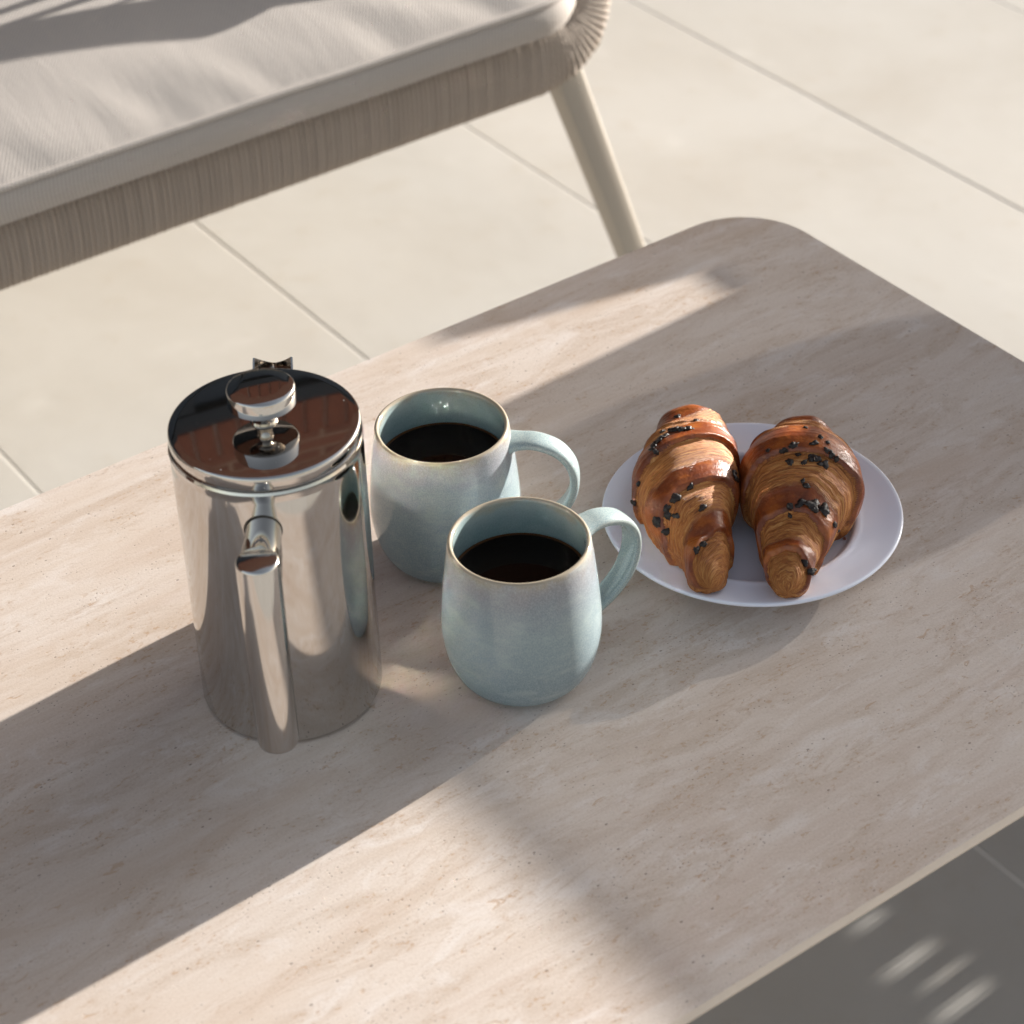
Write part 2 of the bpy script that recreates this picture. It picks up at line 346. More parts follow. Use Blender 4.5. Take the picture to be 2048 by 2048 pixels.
LZ = 2.20; HW = 6.4; OU0, OU1 = -1.6, 2.2  # door opening in house-local u
wl = MB()
wl.box((-3.0, 0.15, HW / 2), (2.8, 0.30, HW)); wl.box((3.0, 0.15, HW / 2), (1.6, 0.30, HW)); wl.box((0.3, 0.15, (HW + LZ + 0.22) / 2), (3.8, 0.30, HW - LZ - 0.22))
wl.build('wall', M_BRICK, house, smooth=False)
sme = MB(); sme.box((0, 0, 0), (0.066, 0.30, 0.215)); sol = mesh('brick', sme.v, sme.f, False); sol.materials.append(M_SOLDIER)
lm = MB(); lm.box((0.3, 0.156, LZ + 0.11), (3.798, 0.29, 0.216)); lint = lm.build('lintel', M_GROUT, house, smooth=False)
k = 0; x = OU0 + 0.04
while x < OU1 - 0.03:
    obj('brick', sol, None, lint, loc=(x, 0.149 + random.uniform(-0.002, 0.002), LZ + 0.11)); x += 0.076
M_DARK = simple('black_aluminium', (0.012, 0.013, 0.016), 0.35)
M_PANE = simple('dark_glazing', (0.02, 0.025, 0.035), 0.06)
dr = MB(); dr.box((0.3, 0.055, LZ - 0.05), (3.796, 0.10, 0.099)); dr.box((0.3, 0.055, 0.04), (3.796, 0.10, 0.08))
for xx in (OU0 + 0.04, OU0 + 1.30, OU1 - 1.30, OU1 - 0.04): dr.box((xx, 0.056, LZ / 2 - 0.01), (0.075, 0.09, LZ - 0.19))
dfr = dr.build('door_frame', M_DARK, house, smooth=False)
for a_, b_ in ((OU0 + 0.08, OU0 + 1.26), (OU0 + 1.34, OU1 - 1.34), (OU1 - 1.26, OU1 - 0.08)):
    pm_ = MB(); pm_.box(((a_ + b_) / 2, 0.06, LZ / 2 - 0.01), (b_ - a_, 0.02, LZ - 0.19)); pm_.build('pane', M_PANE, dfr, smooth=False)

# ------------------------------------------------------------------ coffee table
TU0, TU1, TV0, TV1, TR = -0.27, 0.976, 0.517, 1.0735, 0.058
def rrect(u0, u1, v0, v1, r, n=14, inset=0.0):
    pts = []
    for cx, cy, a0 in ((u1 - r, v1 - r, 0), (u0 + r, v1 - r, 90), (u0 + r, v0 + r, 180), (u1 - r, v0 + r, 270)):
        for k in range(n + 1):
            a = rad(a0 + 90 * k / n); pts.append((cx + (r - inset) * math.cos(a), cy + (r - inset) * math.sin(a)))
    return pts
def slab(name, levels, mtl, parent, **kw):   # levels: (inset, z)
    mb = MB(); n = 0
    for ins, z in levels:
        ring = rrect(TU0, TU1, TV0, TV1, TR, inset=ins); n = len(ring); mb.v += [Vector((x, y, z)) for x, y in ring]
    for i in range(len(levels) - 1): mb.f += [(i * n + k, i * n + (k + 1) % n, (i + 1) * n + (k + 1) % n, (i + 1) * n + k) for k in range(n)]
    mb.f += [tuple(range(n)), tuple((len(levels) - 1) * n + k for k in range(n))]
    return mb.build(name, mtl, parent, sharp=25, **kw)
table = thing('coffee_table', (0, 0, 0), A35, 'low coffee table with rounded travertine look top set with coffee and croissants', 'table')
slab('table_top', [(0.0029, ZT), (0.0026, ZT - 0.0002), (0.0026, ZT - 0.004)], M_TRAV, table)
slab('edge_trim', [(0.0024, ZT - 0.0005), (0.0, ZT - 0.0031), (0.0001, ZT - 0.0034), (0.0020, ZT - 0.0072), (0.008, ZT - 0.0085), (0.012, ZT - 0.0087)], M_EDGE, table)
fr = MB()
for v in (TV0 + 0.07, TV1 - 0.07): fr.box(((TU0 + TU1) / 2, v, ZT - 0.0235), (TU1 - TU0 - 0.2, 0.03, 0.0285))
for u in (TU0 + 0.1, TU1 - 0.1): fr.box((u, (TV0 + TV1) / 2, ZT - 0.0235), (0.03, TV1 - TV0 - 0.171, 0.0275))
fr.build('under_frame', M_CREAM, table, smooth=False)
for u, su in ((TU0 + 0.1, -1), (TU1 - 0.1, 1)):
    for v, sv in ((TV0 + 0.075, -1), (TV1 - 0.075, 1)):
        lg = MB(); lg.tube([(u, v, ZT - 0.030), (u + su * 0.02, v + sv * 0.02, 0.0)], [0.017, 0.012], 14); lg.build('leg', M_CREAM, table)

# ------------------------------------------------------------------ cafetiere
PC = Vector((-0.1227, 0.9241)); PR = 0.0490
press = thing('french_press', (PC.x, PC.y, ZT), 0, 'polished steel french press beside two blue green mugs', 'french press')
bp = [(0, 0.0008), (PR - 0.004, 0.0008), (PR - 0.0012, 0.0016), (PR, 0.004), (PR, 0.06), (PR, 0.12), (PR, 0.1585), (PR - 0.0003, 0.1605), (PR - 0.0004, 0.1645), (PR + 0.0004, 0.1658), (PR - 0.0002, 0.1672), (PR - 0.003, 0.1674), (PR - 0.003, 0.15), (0, 0.15)]
MB().lathe(bp, 160).build('body', M_STEEL, press, sharp=35)
LR = 0.0486
lp = [(0, 0.1662), (LR - 0.0035, 0.1662), (LR - 0.0010, 0.1676), (LR, 0.1684), (LR, 0.1738), (LR - 0.0002, 0.1750), (LR - 0.0007, 0.1757), (LR - 0.0015, 0.1760)]
lp += [((LR - 0.0015) * (1 - t / 14), 0.1760 + 0.0008 * (1 - (1 - t / 14) ** 2)) for t in range(1, 15)]
lid = MB().lathe(lp, 160).build('lid', M_STEEL_LID, press, sharp=60)
kz = 0.1762
MB().lathe([(0, kz), (0.0066, kz + 0.0002), (0.0070, kz + 0.0010), (0.0066, kz + 0.0022), (0.0046, kz + 0.0028), (0.0038, kz + 0.0034), (0.0037, kz + 0.0085), (0.0041, kz + 0.0092), (0.0041, kz + 0.0112), (0, kz + 0.0113)], 48).build('stem', M_STEEL_LID, lid)
KR = 0.0172
MB().lathe([(0, kz + 0.0112), (KR - 0.001, kz + 0.0112), (KR, kz + 0.0120), (KR, kz + 0.0196), (KR - 0.0003, kz + 0.0204), (KR - 0.0009, kz + 0.0209), (KR * 0.6, kz + 0.02115), (0, kz + 0.0213)], 96).build('knob', M_STEEL_LID, lid)
# handle: vertical tube carried by one short arm near its top
HX, HY = -0.1219 - PC.x, 0.8375 - PC.y; HZ0, HZ1, HR = 0.0385, 0.1565, 0.0106
handle = MB().lathe([(0, HZ0), (HR - 0.0016, HZ0), (HR - 0.0005, HZ0 + 0.0005), (HR, HZ0 + 0.002), (HR, HZ1 - 0.0016), (HR - 0.0004, HZ1 - 0.0005), (HR - 0.0012, HZ1), (0, HZ1 + 0.0001)], 64, (HX, HY, 0)).build('handle', M_STEEL_HANDLE, press, sharp=50)
AZ_ = 0.1445
MB().tube([(0, -PR + 0.0030, AZ_), (HX * 0.3, -PR - 0.001, AZ_), (HX * 0.4, -PR - 0.010, AZ_), (HX * 0.8, -PR - 0.02, AZ_), (HX, HY + 0.004, AZ_)], [0.0090, 0.0090, 0.0094, 0.0102, 0.0108], 40).build('arm', M_STEEL_LID, handle)
sr = MB(); cr_ = [(0.0093 * math.cos(a), -math.sqrt(PR ** 2 - (0.0093 * math.cos(a)) ** 2) - 0.0002, AZ_ + 0.0093 * math.sin(a)) for a in [2 * math.pi * k / 40 for k in range(41)]]
sr.tube(cr_, 0.00035, 6); sr.build('solder_ring', simple('tarnished_seam', (0.05, 0.04, 0.03), 0.6), handle)
# spout: open beak on the far side, its two lips standing above the rim
spv = []; spf = []; NS = 13
for i in range(4):
    f = i / 3
    for kk in range(NS):
        t = -1 + 2 * kk / (NS - 1); q = 1 - abs(t) ** 1.6
        x_ = t * (0.0112 - 0.0008 * f); y0 = math.sqrt(PR ** 2 - x_ ** 2) - 0.0012
        y1 = 0.0612 + 0.0075 * q; z0 = 0.158 - 0.055 * q; z1 = 0.1737 - 0.0085 * q
        for th_ in (0.0, 0.0010):
            spv.append(Vector((x_ - math.copysign(th_, t) * abs(t), y0 + (y1 - y0) * f - th_ * q * 0.7, z0 + (z1 - z0) * f ** 0.85 + th_ * q * 0.7)))
for i in range(3):
    for kk in range(NS - 1):
        a = (i * NS + kk) * 2; b = a + 2; c_ = ((i + 1) * NS + kk) * 2; d = c_ + 2
        spf += [(a, b, d, c_), (a + 1, c_ + 1, d + 1, b + 1)]
    a = i * NS * 2; c_ = (i + 1) * NS * 2; spf.append((a, c_, c_ + 1, a + 1))
    a = (i * NS + NS - 1) * 2; c_ = ((i + 1) * NS + NS - 1) * 2; spf.append((a, a + 1, c_ + 1, c_))
for kk in range(NS - 1):
    a = (3 * NS + kk) * 2; spf.append((a, a + 2, a + 3, a + 1))
sp_ = MB(); sp_.v = spv; sp_.f = spf; spo = sp_.build('spout', M_STEEL, press, sharp=60)

# ------------------------------------------------------------------ mugs
MH = 0.0915
outer = spline([(0.0300, 0.0012), (0.0345, 0.0040), (0.0385, 0.0100), (0.0417, 0.0195), (0.0434, 0.0310), (0.0436, 0.0400), (0.0428, 0.0520), (0.0414, 0.0660), (0.0397, 0.0800), (0.0386, 0.0875)], 5)
prof = [(0, 0.0025), (0.0265, 0.0025), (0.0275, 0.0), (0.0292, 0.0005)] + outer
prof += [(0.0383, 0.0895), (0.0379, 0.0908), (0.0371, 0.0914), (0.0362, 0.0913), (0.0355, 0.0905), (0.0352, 0.0892)]
prof += [(0.0358, 0.082), (0.0372, 0.068), (0.0388, 0.05), (0.0394, 0.04), (0.039, 0.028), (0.036, 0.014), (0.028, 0.007), (0, 0.006)]
mug_me = None
def handle_mesh():
    path = spline([(0.0370, 0.0800), (0.0435, 0.0814), (0.0545, 0.0810), (0.0665, 0.0752), (0.0738, 0.0640), (0.0745, 0.0505), (0.0695, 0.0378), (0.0600, 0.0285), (0.0495, 0.0230), (0.0405, 0.0205)], 6)
    n = len(path); NSEC = 20; vs = []
    for i, (r, z) in enumerate(path):
        p0 = path[max(0, i - 1)]; p1 = path[min(n - 1, i + 1)]; tx, tz = p1[0] - p0[0], p1[1] - p0[1]; L = math.hypot(tx, tz); tx /= L; tz /= L
        nx, nz = -tz, tx
        t = i / (n - 1); fl_ = max(0, 1 - t / 0.16) ** 2 + max(0, (t - 0.86) / 0.14) ** 2 * 0.6
        hw = 0.0082 - 0.0015 * t + 0.0028 * fl_; ht = 0.0028 + 0.0002 * math.sin(t * 3) + 0.0022 * fl_
        for kk in range(NSEC):
            a = 2 * math.pi * kk / NSEC; ca, sa = math.cos(a), math.sin(a)
            y = hw * math.copysign(abs(ca) ** 0.7, ca); q = ht * math.copysign(abs(sa) ** 0.8, sa)
            vs.append(Vector((r + nx * q, y, z + nz * q)))
    fs = [(i * NSEC + kk, i * NSEC + (kk + 1) % NSEC, (i + 1) * NSEC + (kk + 1) % NSEC, (i + 1) * NSEC + kk) for i in range(n - 1) for kk in range(NSEC)]
    fs += [tuple(range(NSEC)), tuple((n - 1) * NSEC + kk for kk in range(NSEC))]
    return mesh('handle', vs, fs, True, 60)
h_me = handle_mesh(); h_me.materials.append(M_GLAZE_H)
b_ = MB().lathe(prof, 128); b_me = mesh('body', b_.v, b_.f, True, 50); b_me.materials.append(M_GLAZE); b_me.materials.append(M_GLAZE_IN)
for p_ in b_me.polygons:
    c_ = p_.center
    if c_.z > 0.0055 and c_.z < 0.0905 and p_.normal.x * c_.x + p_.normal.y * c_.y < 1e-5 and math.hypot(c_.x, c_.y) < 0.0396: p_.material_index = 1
COFZ = 0.0668
cof = MB().lathe([(0, COFZ - 0.0008), (0.034, COFZ - 0.0008), (0.0358, COFZ - 0.0006), (0.03672, COFZ + 0.0002), (0.0362, COFZ + 0.0001), (0.0355, COFZ - 0.0001), (0, COFZ - 0.0001)], 96)
c_me = mesh('coffee', cof.v, cof.f, True, 60); c_me.materials.append(M_COFFEE)
for (mx, my, az, lab, clab) in ((0.0033, 0.9297, 34, 'blue green glazed mug of coffee with its handle beside the plate of croissants', 'black coffee in the mug whose handle reaches over the plate'),
                         (-0.0382, 1.0363, -5, 'blue green glazed mug of coffee standing close behind the other mug', 'black coffee in the mug standing behind the other mug')):
    mg = thing('mug', (mx, my, ZT), rad(az), lab, 'mug', 'glazed coffee mugs')
    obj('body', b_me, None, mg); obj('handle', h_me, None, mg)
    tag(obj('coffee', c_me, None, None, loc=(mx, my, ZT), rot=(0, 0, 0)), clab, 'coffee', 'coffee in the mugs')

# ------------------------------------------------------------------ plate
PLC = Vector((0.1409, 1.0466, ZT)); 
pp = [(0, 0.0042), (0.046, 0.0042), (0.0545, 0.0043), (0.0568, 0.0050), (0.0585, 0.0078), (0.0600, 0.0112), (0.0618, 0.0124), (0.0640, 0.0124), (0.0660, 0.0119), (0.0790, 0.0150), (0.0850, 0.0166), (0.0868, 0.0171), (0.0876, 0.0168), (0.0880, 0.0160), (0.0876, 0.0150), (0.0860, 0.0142),
      (0.0780, 0.0118), (0.0680, 0.0092), (0.0610, 0.0072), (0.0575, 0.0035), (0.0555, 0.0008), (0.0540, 0.0003), (0.0520, 0.0008), (0.050, 0.0016), (0, 0.0016)]
plate = MB().lathe(pp, 160).build('plate', M_PLATE, None, sharp=70, loc=PLC)
tag(plate, 'round white plate with a wide rim holding two croissants', 'plate')

# ------------------------------------------------------------------ croissants
def pastry_mat():
    mt, nt, bs = mat('croissant_crust')
    a = nt.nodes.new('ShaderNodeAttribute'); a.attribute_name = 'skin'
    sv = nt.nodes.new('ShaderNodeAttribute'); sv.attribute_name = 'lam'
    mp = nt.nodes.new('ShaderNodeMapping'); mp.inputs['Scale'].default_value = (105, 6.5, 1); lk(nt, sv.outputs['Vector'], mp.inputs[0])
    lam = noi(nt, mp.outputs[0], 1.0, 6, 0.72, 1.1)
    o = coords(nt); blot = noi(nt, o, 60, 4, 0.6); fine = noi(nt, o, 420, 3, 0.6)
    pale = ramp(nt, lam, [(0.28, (0.095, 0.022, 0.005)), (0.40, (0.26, 0.075, 0.014)), (0.52, (0.42, 0.15, 0.032)), (0.66, (0.56, 0.28, 0.09))])
    dark = ramp(nt, blot, [(0.3, (0.10, 0.022, 0.008)), (0.5, (0.20, 0.045, 0.011)), (0.72, (0.40, 0.115, 0.02))])
    skn = math_(nt, 'ADD', a.outputs['Fac'], math_(nt, 'MULTIPLY', math_(nt, 'SUBTRACT', blot, 0.5), 1.5))
    skn = math_(nt, 'ADD', skn, math_(nt, 'MULTIPLY', math_(nt, 'SUBTRACT', lam, 0.5), -0.7))
    f = fac(nt, skn, 0.30, 0.80)
    c = mix(nt, f, pale, dark); c = mix(nt, math_(nt, 'MULTIPLY', fac(nt, fine, 0.55, 0.8), 0.25), c, (0.50, 0.24, 0.08))
    lk(nt, c, bs.inputs['Base Color'])
    r = nt.nodes.new('ShaderNodeMapRange'); r.inputs[3].default_value = 0.60; r.inputs[4].default_value = 0.30; lk(nt, f, r.inputs[0]); lk(nt, r.outputs[0], bs.inputs['Roughness'])
    bs.inputs['Specular IOR Level'].default_value = 0.45
    h = math_(nt, 'ADD', math_(nt, 'MULTIPLY', math_(nt, 'MULTIPLY', lam, math_(nt, 'SUBTRACT', 1.15, f)), 1.0), math_(nt, 'MULTIPLY', fine, 0.35)); bump(nt, bs, h, 0.7, 0.0016)
    return mt
M_PASTRY = pastry_mat()
M_CHOC = simple('dark_chocolate', (0.014, 0.008, 0.006), 0.5, nscale=300, nvar=0.4)
chip_mes = []
for q in range(6):
    bm = bmesh.new(); bmesh.ops.create_icosphere(bm, subdivisions=3, radius=1.0)
    for v_ in bm.verts:
        n_ = noise.noise(v_.co * 1.3 + Vector((q * 7.1, 0, 0))) * 0.6 + noise.noise(v_.co * 2.6 + Vector((q * 3.3, 2, 0))) * 0.5
        v_.co *= 1 + n_
        v_.co.x *= (1.0, 1.25, 0.9, 1.4, 1.1, 0.85)[q]; v_.co.z *= 0.62
    me = bpy.data.meshes.new('chocolate_chip'); bm.to_mesh(me); bm.free()
    for p_ in me.polygons: p_.use_smooth = True
    me.materials.append(M_CHOC); chip_mes.append(me)

def smooth01(x): x = min(1, max(0, x)); return x * x * (3 - 2 * x)
def plate_z(x, y):
    r = math.hypot(x - PLC.x, y - PLC.y); up_ = pp[:13]
    for (r0, z0), (r1, z1) in zip(up_, up_[1:]):
        if r0 <= r <= r1: return z0 + (z1 - z0) * (r - r0) / max(1e-6, r1 - r0)
    return 0.017
def croissant(name, P0, P1, hw, hh, peak, head, steps, skew, sag, seed, label, chips, bend=(), widths=()):
    """P0 far tip, P1 near tip; head: end of the far wrap; steps: ends of the wraps towards the near tip"""
    ax = (P1 - P0); ax.z = 0; L = ax.length; ang = math.atan2(ax.y, ax.x)
    root = thing(name, P0, ang, label, 'croissant', 'chocolate croissants on the plate')
    NSX, NPH = 320, 160; vs = []; skin = []; lam = []
    ends = [head] + steps
    def tab(T, x):
        for (x0, y0), (x1, y1) in zip(T, T[1:]):
            if x0 <= x <= x1: return y0 + (y1 - y0) * smooth01((x - x0) / (x1 - x0)) * 0.5 + (y1 - y0) * (x - x0) / (x1 - x0) * 0.5
        return T[-1][1]
    for i in range(NSX + 1):
        s0 = i / NSX; axp = P0 + ax * s0; lift = max(0.0, plate_z(axp.x, axp.y) - 0.0046) * 0.55
        for j in range(NPH):
            ph = 2 * math.pi * j / NPH; cy, sz = math.cos(ph), math.sin(ph)     # cy: across, sz: up
            wob = 0.018 * noise.noise(Vector((cy * 1.4 + seed, sz * 1.4, 3.1))) + 0.008 * noise.noise(Vector((cy * 4 + seed, sz * 4, 9)))
            low = 1 - max(-0.3, sz)
            se = s0 + skew * cy * 0.5 + wob * (1 if s0 > 0.2 else 0.5) - (sag * low if s0 > peak * 0.6 else -sag * 0.3 * low)
            k = 0
            while k < len(ends) and se > ends[k]: k += 1
            lo = ends[k - 1] if k > 0 else -0.02; hi = ends[k] if k < len(ends) else 1.05
            q = min(1, max(0, (se - lo) / (hi - lo)))
            g = tab(widths, s0)
            if k == 0:                     # far wrap, lower than the middle one
                sk = 0.15 + 0.8 * smooth01((0.80 - q) / 0.25); d = 0.0006 * (1 - q)
            elif k == 1:                   # outermost wrap in the middle
                sk = 0.25 + 0.75 * smooth01((q - 0.05) / 0.25); d = 0.0012 + 0.0016 * q
            elif k == len(ends):           # near tip
                sk = 0.12 + 0.5 * max(0, noise.noise(Vector((cy * 2, sz * 2, seed + s0 * 9)))); d = -0.0006 + 0.0006 * q
            else:
                sk = smooth01((q - 0.40) / 0.34); d = -0.0012 + 0.0036 * q
            if 0 < k < len(ends): d -= 0.0022 * smooth01((q - 0.94) / 0.06) ** 2
            ed = math.exp(-((1 - q) * (hi - lo) / 0.012) ** 2) if 0 < k < len(ends) else 0
            d += 0.0007 * ed * noise.noise(Vector((cy * 9 + seed, sz * 9, k * 3.0)))      # ragged lip
            fold = 0.0009 * noise.noise(Vector((se * 62, cy * 1.1 + seed, sz * 1.1))) + 0.0005 * noise.noise(Vector((se * 150, cy * 2.2 + seed, sz * 2.2)))
            d += fold * (1.0 - 0.8 * sk)
            d += 0.0026 * noise.noise(Vector((s0 * 4, cy * 1.1 + seed * 3, sz * 1.1)))
            rr = (math.sqrt(max(0.0, 1 - (1 - s0 / 0.085) ** 2)) if s0 < 0.085 else 1.0) * (math.sqrt(max(0.0, 1 - ((s0 - 0.92) / 0.08) ** 2)) if s0 > 0.92 else 1.0)
            y = (hw * g + d) * rr * math.copysign(abs(cy) ** 0.92, cy)
            gz = g ** 0.85; zc = hh * (0.22 + 0.78 * gz) * 0.48
            z = zc + (hh * gz * 0.52 + d) * rr * math.copysign(abs(sz) ** 0.92, sz)
            if z < 0.0008: z = 0.0008 + (z - 0.0008) * 0.06
            z += lift
            vs.append(Vector((L * s0, y + tab(bend, s0), z)))
            skin.append(sk * (0.30 + 0.70 * smooth01((sz + 0.45) / 0.6))); lam.append((se, math.atan2(sz, cy) / math.pi + seed, 0.0))
    n = NPH
    fs = [(i * n + j, i * n + (j + 1) % n, (i + 1) * n + (j + 1) % n, (i + 1) * n + j) for i in range(NSX) for j in range(n)]
    me = bpy.data.meshes.new('pastry'); me.from_pydata([tuple(v) for v in vs], [], fs)
    for p_ in me.polygons: p_.use_smooth = True
    at = me.attributes.new('skin', 'FLOAT', 'POINT'); at.data.foreach_set('value', skin)
    al = me.attributes.new('lam', 'FLOAT_VECTOR', 'POINT'); al.data.foreach_set('vector', [c for l in lam for c in l])
    bm = bmesh.new(); bm.from_mesh(me); bmesh.ops.recalc_face_normals(bm, faces=bm.faces); bm.to_mesh(me); bm.free()
    obj('pastry', me, M_PASTRY, root)
    M_ = Matrix.Translation(P0) @ Matrix.Rotation(ang, 4, 'Z'); Mi = M_.inverted()
    bvh = BVHTree.FromPolygons(vs, fs); o_ = Mi @ CAM
    for q, (px, py, sz) in enumerate(chips):
        hit, nrm, _, _ = bvh.ray_cast(o_, (Mi.to_3x3() @ ray(px, py)))
        if hit is None: continue
        if nrm.dot(o_ - hit) < 0: nrm = -nrm
        c = obj('chocolate_chip', chip_mes[q % 6], None, root, loc=hit + nrm * sz * 0.15)
        c.rotation_euler = (nrm.to_track_quat('Z', 'Y') @ Matrix.Rotation(random.uniform(0, 6.28), 3, 'Z').to_quaternion()).to_euler(); c.scale = (sz * 1.22, sz * 1.22, sz * 1.1)
    return root
R6 = lambda x, y, s: (1240 + x * 0.2122, 810 + y * 0.2122, s)
chL = [R6(x, y, s) for x, y, s in ((490, 240, .0019), (530, 238, .0022), (580, 236, .0024), (625, 228, .0019), (655, 224, .0015), (720, 150, .0014), (545, 110, .0014), (400, 255, .0013), (430, 295, .0019), (392, 318, .0022), (352, 352, .0021), (318, 388, .0018), (300, 420, .0012), (340, 445, .0013), (175, 745, .0013), (128, 920, .0011), (665, 775, .0014), (515, 885, .0030), (435, 970, .0016), (450, 1040, .0018), (350, 1105, .0026), (525, 1045, .0012), (440, 1195, .0016), (780, 970, .0019), (715, 1370, .0016), (780, 1310, .0017), (1075, 640, .0017), (1088, 690, .0018))]
R7 = lambda x, y, s: (1460 + x * 0.2071, 830 + y * 0.2071, s)
chR = [R7(x, y, s) for x, y, s in ((725, 125, .0012), (875, 215, .0013), (945, 265, .0012), (810, 275, .0014), (942, 345, .0014), (980, 385, .0017), (1025, 425, .0013), (610, 295, .0018), (365, 345, .0013), (515, 345, .0013), (660, 385, .0014), (795, 405, .0019), (835, 430, .0020), (780, 430, .0014), (875, 478, .0017), (920, 485, .0015), (580, 455, .0016), (715, 460, .0016), (700, 640, .0011), (735, 685, .0014), (580, 885, .0017), (680, 860, .0018), (800, 870, .0026), (812, 912, .0022), (900, 920, .0027), (580, 975, .0010), (1010, 1060, .0016), (1045, 1120, .0009), (720, 1425, .0015), (785, 1510, .0020), (310, 1565, .0014), (330, 1600, .0010))]
ZP = ZT + 0.0046
EL0 = onz(1380, 852, ZT + 0.018); EL1 = onz(1419, 1226, ZP)
ER0 = onz(1606, 868, ZT + 0.018); ER1 = onz(1571, 1234, ZP)
for p_ in (EL0, EL1, ER0, ER1): p_.z = ZP
croissant('croissant', EL0, EL1, 0.0305, 0.047, 0.38, 0.22, [0.38, 0.61, 0.82], 0.20, 0.07, 1.3,
          'croissant with a glossy sunlit patch and chocolate bits, on the mug side of the plate', chL,
          [(0, 0), (0.13, -0.001), (0.45, -0.0075), (0.64, -0.0085), (0.77, -0.0033), (0.84, 0.0), (1.0, 0.0)],
          [(0, 0.46), (0.10, 0.64), (0.18, 0.70), (0.24, 0.88), (0.42, 1.0), (0.54, 0.95), (0.64, 0.84), (0.76, 0.59), (0.84, 0.45), (0.92, 0.36), (1.0, 0.29)])
croissant('croissant', ER0, ER1, 0.0352, 0.050, 0.37, 0.19, [0.43, 0.68, 0.86], -0.03, 0.10, 5.7,
          'broader shaded croissant on the plate with a flaky overhanging crust edge', chR,
          [(0, 0), (0.35, 0.001), (0.47, 0.003), (0.65, 0.001), (1.0, 0.0)],
          [(0, 0.36), (0.10, 0.55), (0.17, 0.64), (0.22, 0.84), (0.36, 1.0), (0.47, 0.97), (0.54, 0.87), (0.66, 0.63), (0.78, 0.47), (0.85, 0.39), (0.93, 0.30), (1.0, 0.25)])

cbm = bmesh.new(); bmesh.ops.create_icosphere(cbm, subdivisions=2, radius=0.0011)
for v_ in cbm.verts: v_.co *= 1 + 0.5 * noise.noise(v_.co * 1400); v_.co.z *= 0.55
cme = bpy.data.meshes.new('crumb'); cbm.to_mesh(cme); cbm.free()
cp = onz(1689, 1078, ZT + 0.0045); tag(obj('crumb', cme, simple('baked_crumb', (0.30, 0.10, 0.06), 0.7, nscale=300), None, loc=(cp.x, cp.y, ZT + plate_z(cp.x, cp.y) + 0.0004)), 'tiny brown pastry crumb lying alone on the white plate', 'crumb')

# ------------------------------------------------------------------ rope sofa
sofa = thing('outdoor_sofa', (0, 0, 0), A35, 'beige rope outdoor sofa with a grey cushion and splayed cream leg', 'sofa')
SV = 1.512; ZB, ZTOP = 0.260, 0.334; SUL = -0.95
hz = (ZTOP - ZB) / 2; zc = (ZTOP + ZB) / 2
# cord: closed loop round the seat rail, in local (y: depth, z: height), unit half height
def cord_mesh(name, hh, dep, r, n=6):
    pts = []; N = 26
    for k in range(N + 1):
        a = 2 * math.pi * k / N; ca, sa = math.cos(a), math.sin(a)
        pts.append((0, dep * 0.5 * (1 - math.copysign(abs(ca) ** 0.55, ca)), hh * math.copysign(abs(sa) ** 0.62, sa)))
    mb = MB(); mb.tube(pts, r, n, caps=False); return mesh(name, mb.v, mb.f, True)
PITCH = 0.0050
cordS = cord_mesh('cord', hz - 0.0028, 0.045, 0.0030, 8); cordS.materials.append(M_ROPE)
rail = MB(); 
rail.box(((SUL + 1.10) / 2, SV + 0.025, zc), (1.10 - SUL, 0.036, 2 * hz - 0.013)); rail.build('seat_rail', M_CREAM, sofa, smooth=False)
far = MB(); u = SUL; cnt = 0
src = [v.co.copy() for v in cordS.vertices]; srcf = [tuple(p.vertices) for p in cordS.polygons]
while u < 1.112:
    du = random.uniform(-0.00022, 0.00022)
    if u < 0.45: far.add([v + Vector((u, SV, zc)) for v in src], srcf)
    else:
        c = obj('cord', cordS, None, sofa, loc=(u + du, SV + random.uniform(-0.0003, 0.0003), zc)); c.rotation_euler = (0, random.uniform(-0.006, 0.006), 0)
    u += PITCH
fo = far.build('cord_wrapping', M_ROPE, sofa); fo['kind'] = 'stuff'
# rail sweeps up into the arm: path (u, v, z, half height)
path = spline([(1.108, 1.512, 0.2970, 0.0370), (1.140, 1.513, 0.3010, 0.0345), (1.165, 1.517, 0.3180, 0.0290), (1.180, 1.524, 0.3480, 0.0230), (1.187, 1.536, 0.3900, 0.0190), (1.190, 1.562, 0.4420, 0.0170), (1.192, 1.615, 0.4960, 0.0160), (1.194, 1.70, 0.556, 0.0120), (1.196, 1.85, 0.60, 0.0120), (1.198, 2.25, 0.62, 0.012)], 16)
dist = 0; acc = 0; last = None; rp = []
for i, p in enumerate(path): rp.append((p[0], p[1] + 0.022, p[2]))
am = MB(); am.tube(rp, [max(0.008, min(0.015, p[3] - 0.008)) for p in path], 12); am.build('arm_rail', M_CREAM, sofa)
unit = cord_mesh('cord_arm', 1.0, 1.0, 0.1); 
def cord_at(p, tan, h, parent_mb=None):
    T = tan.normalized(); ref = Vector((0, 1, 0)) if abs(T.y) < 0.72 else Vector((-1, 0, 0)); B = (ref - T * ref.dot(T)).normalized(); N = T.cross(B) * -1
    pts = []
    for k in range(25):
        a = 2 * math.pi * k / 24; ca, sa = math.cos(a), math.sin(a); dep = 0.045 if h > 0.03 else (0.036 if abs(T.y) < 0.72 else 0.026)
        pts.append(Vector(p[:3]) + B * (dep * 0.5 * (1 - math.copysign(abs(ca) ** 0.55, ca))) + N * (h - 0.0028) * math.copysign(abs(sa) ** 0.62, sa))
    mb = parent_mb or MB(); mb.tube(pts, 0.0034, 7, caps=False); return mb
farm = MB(); ncorner = 0; nxt = 0.0
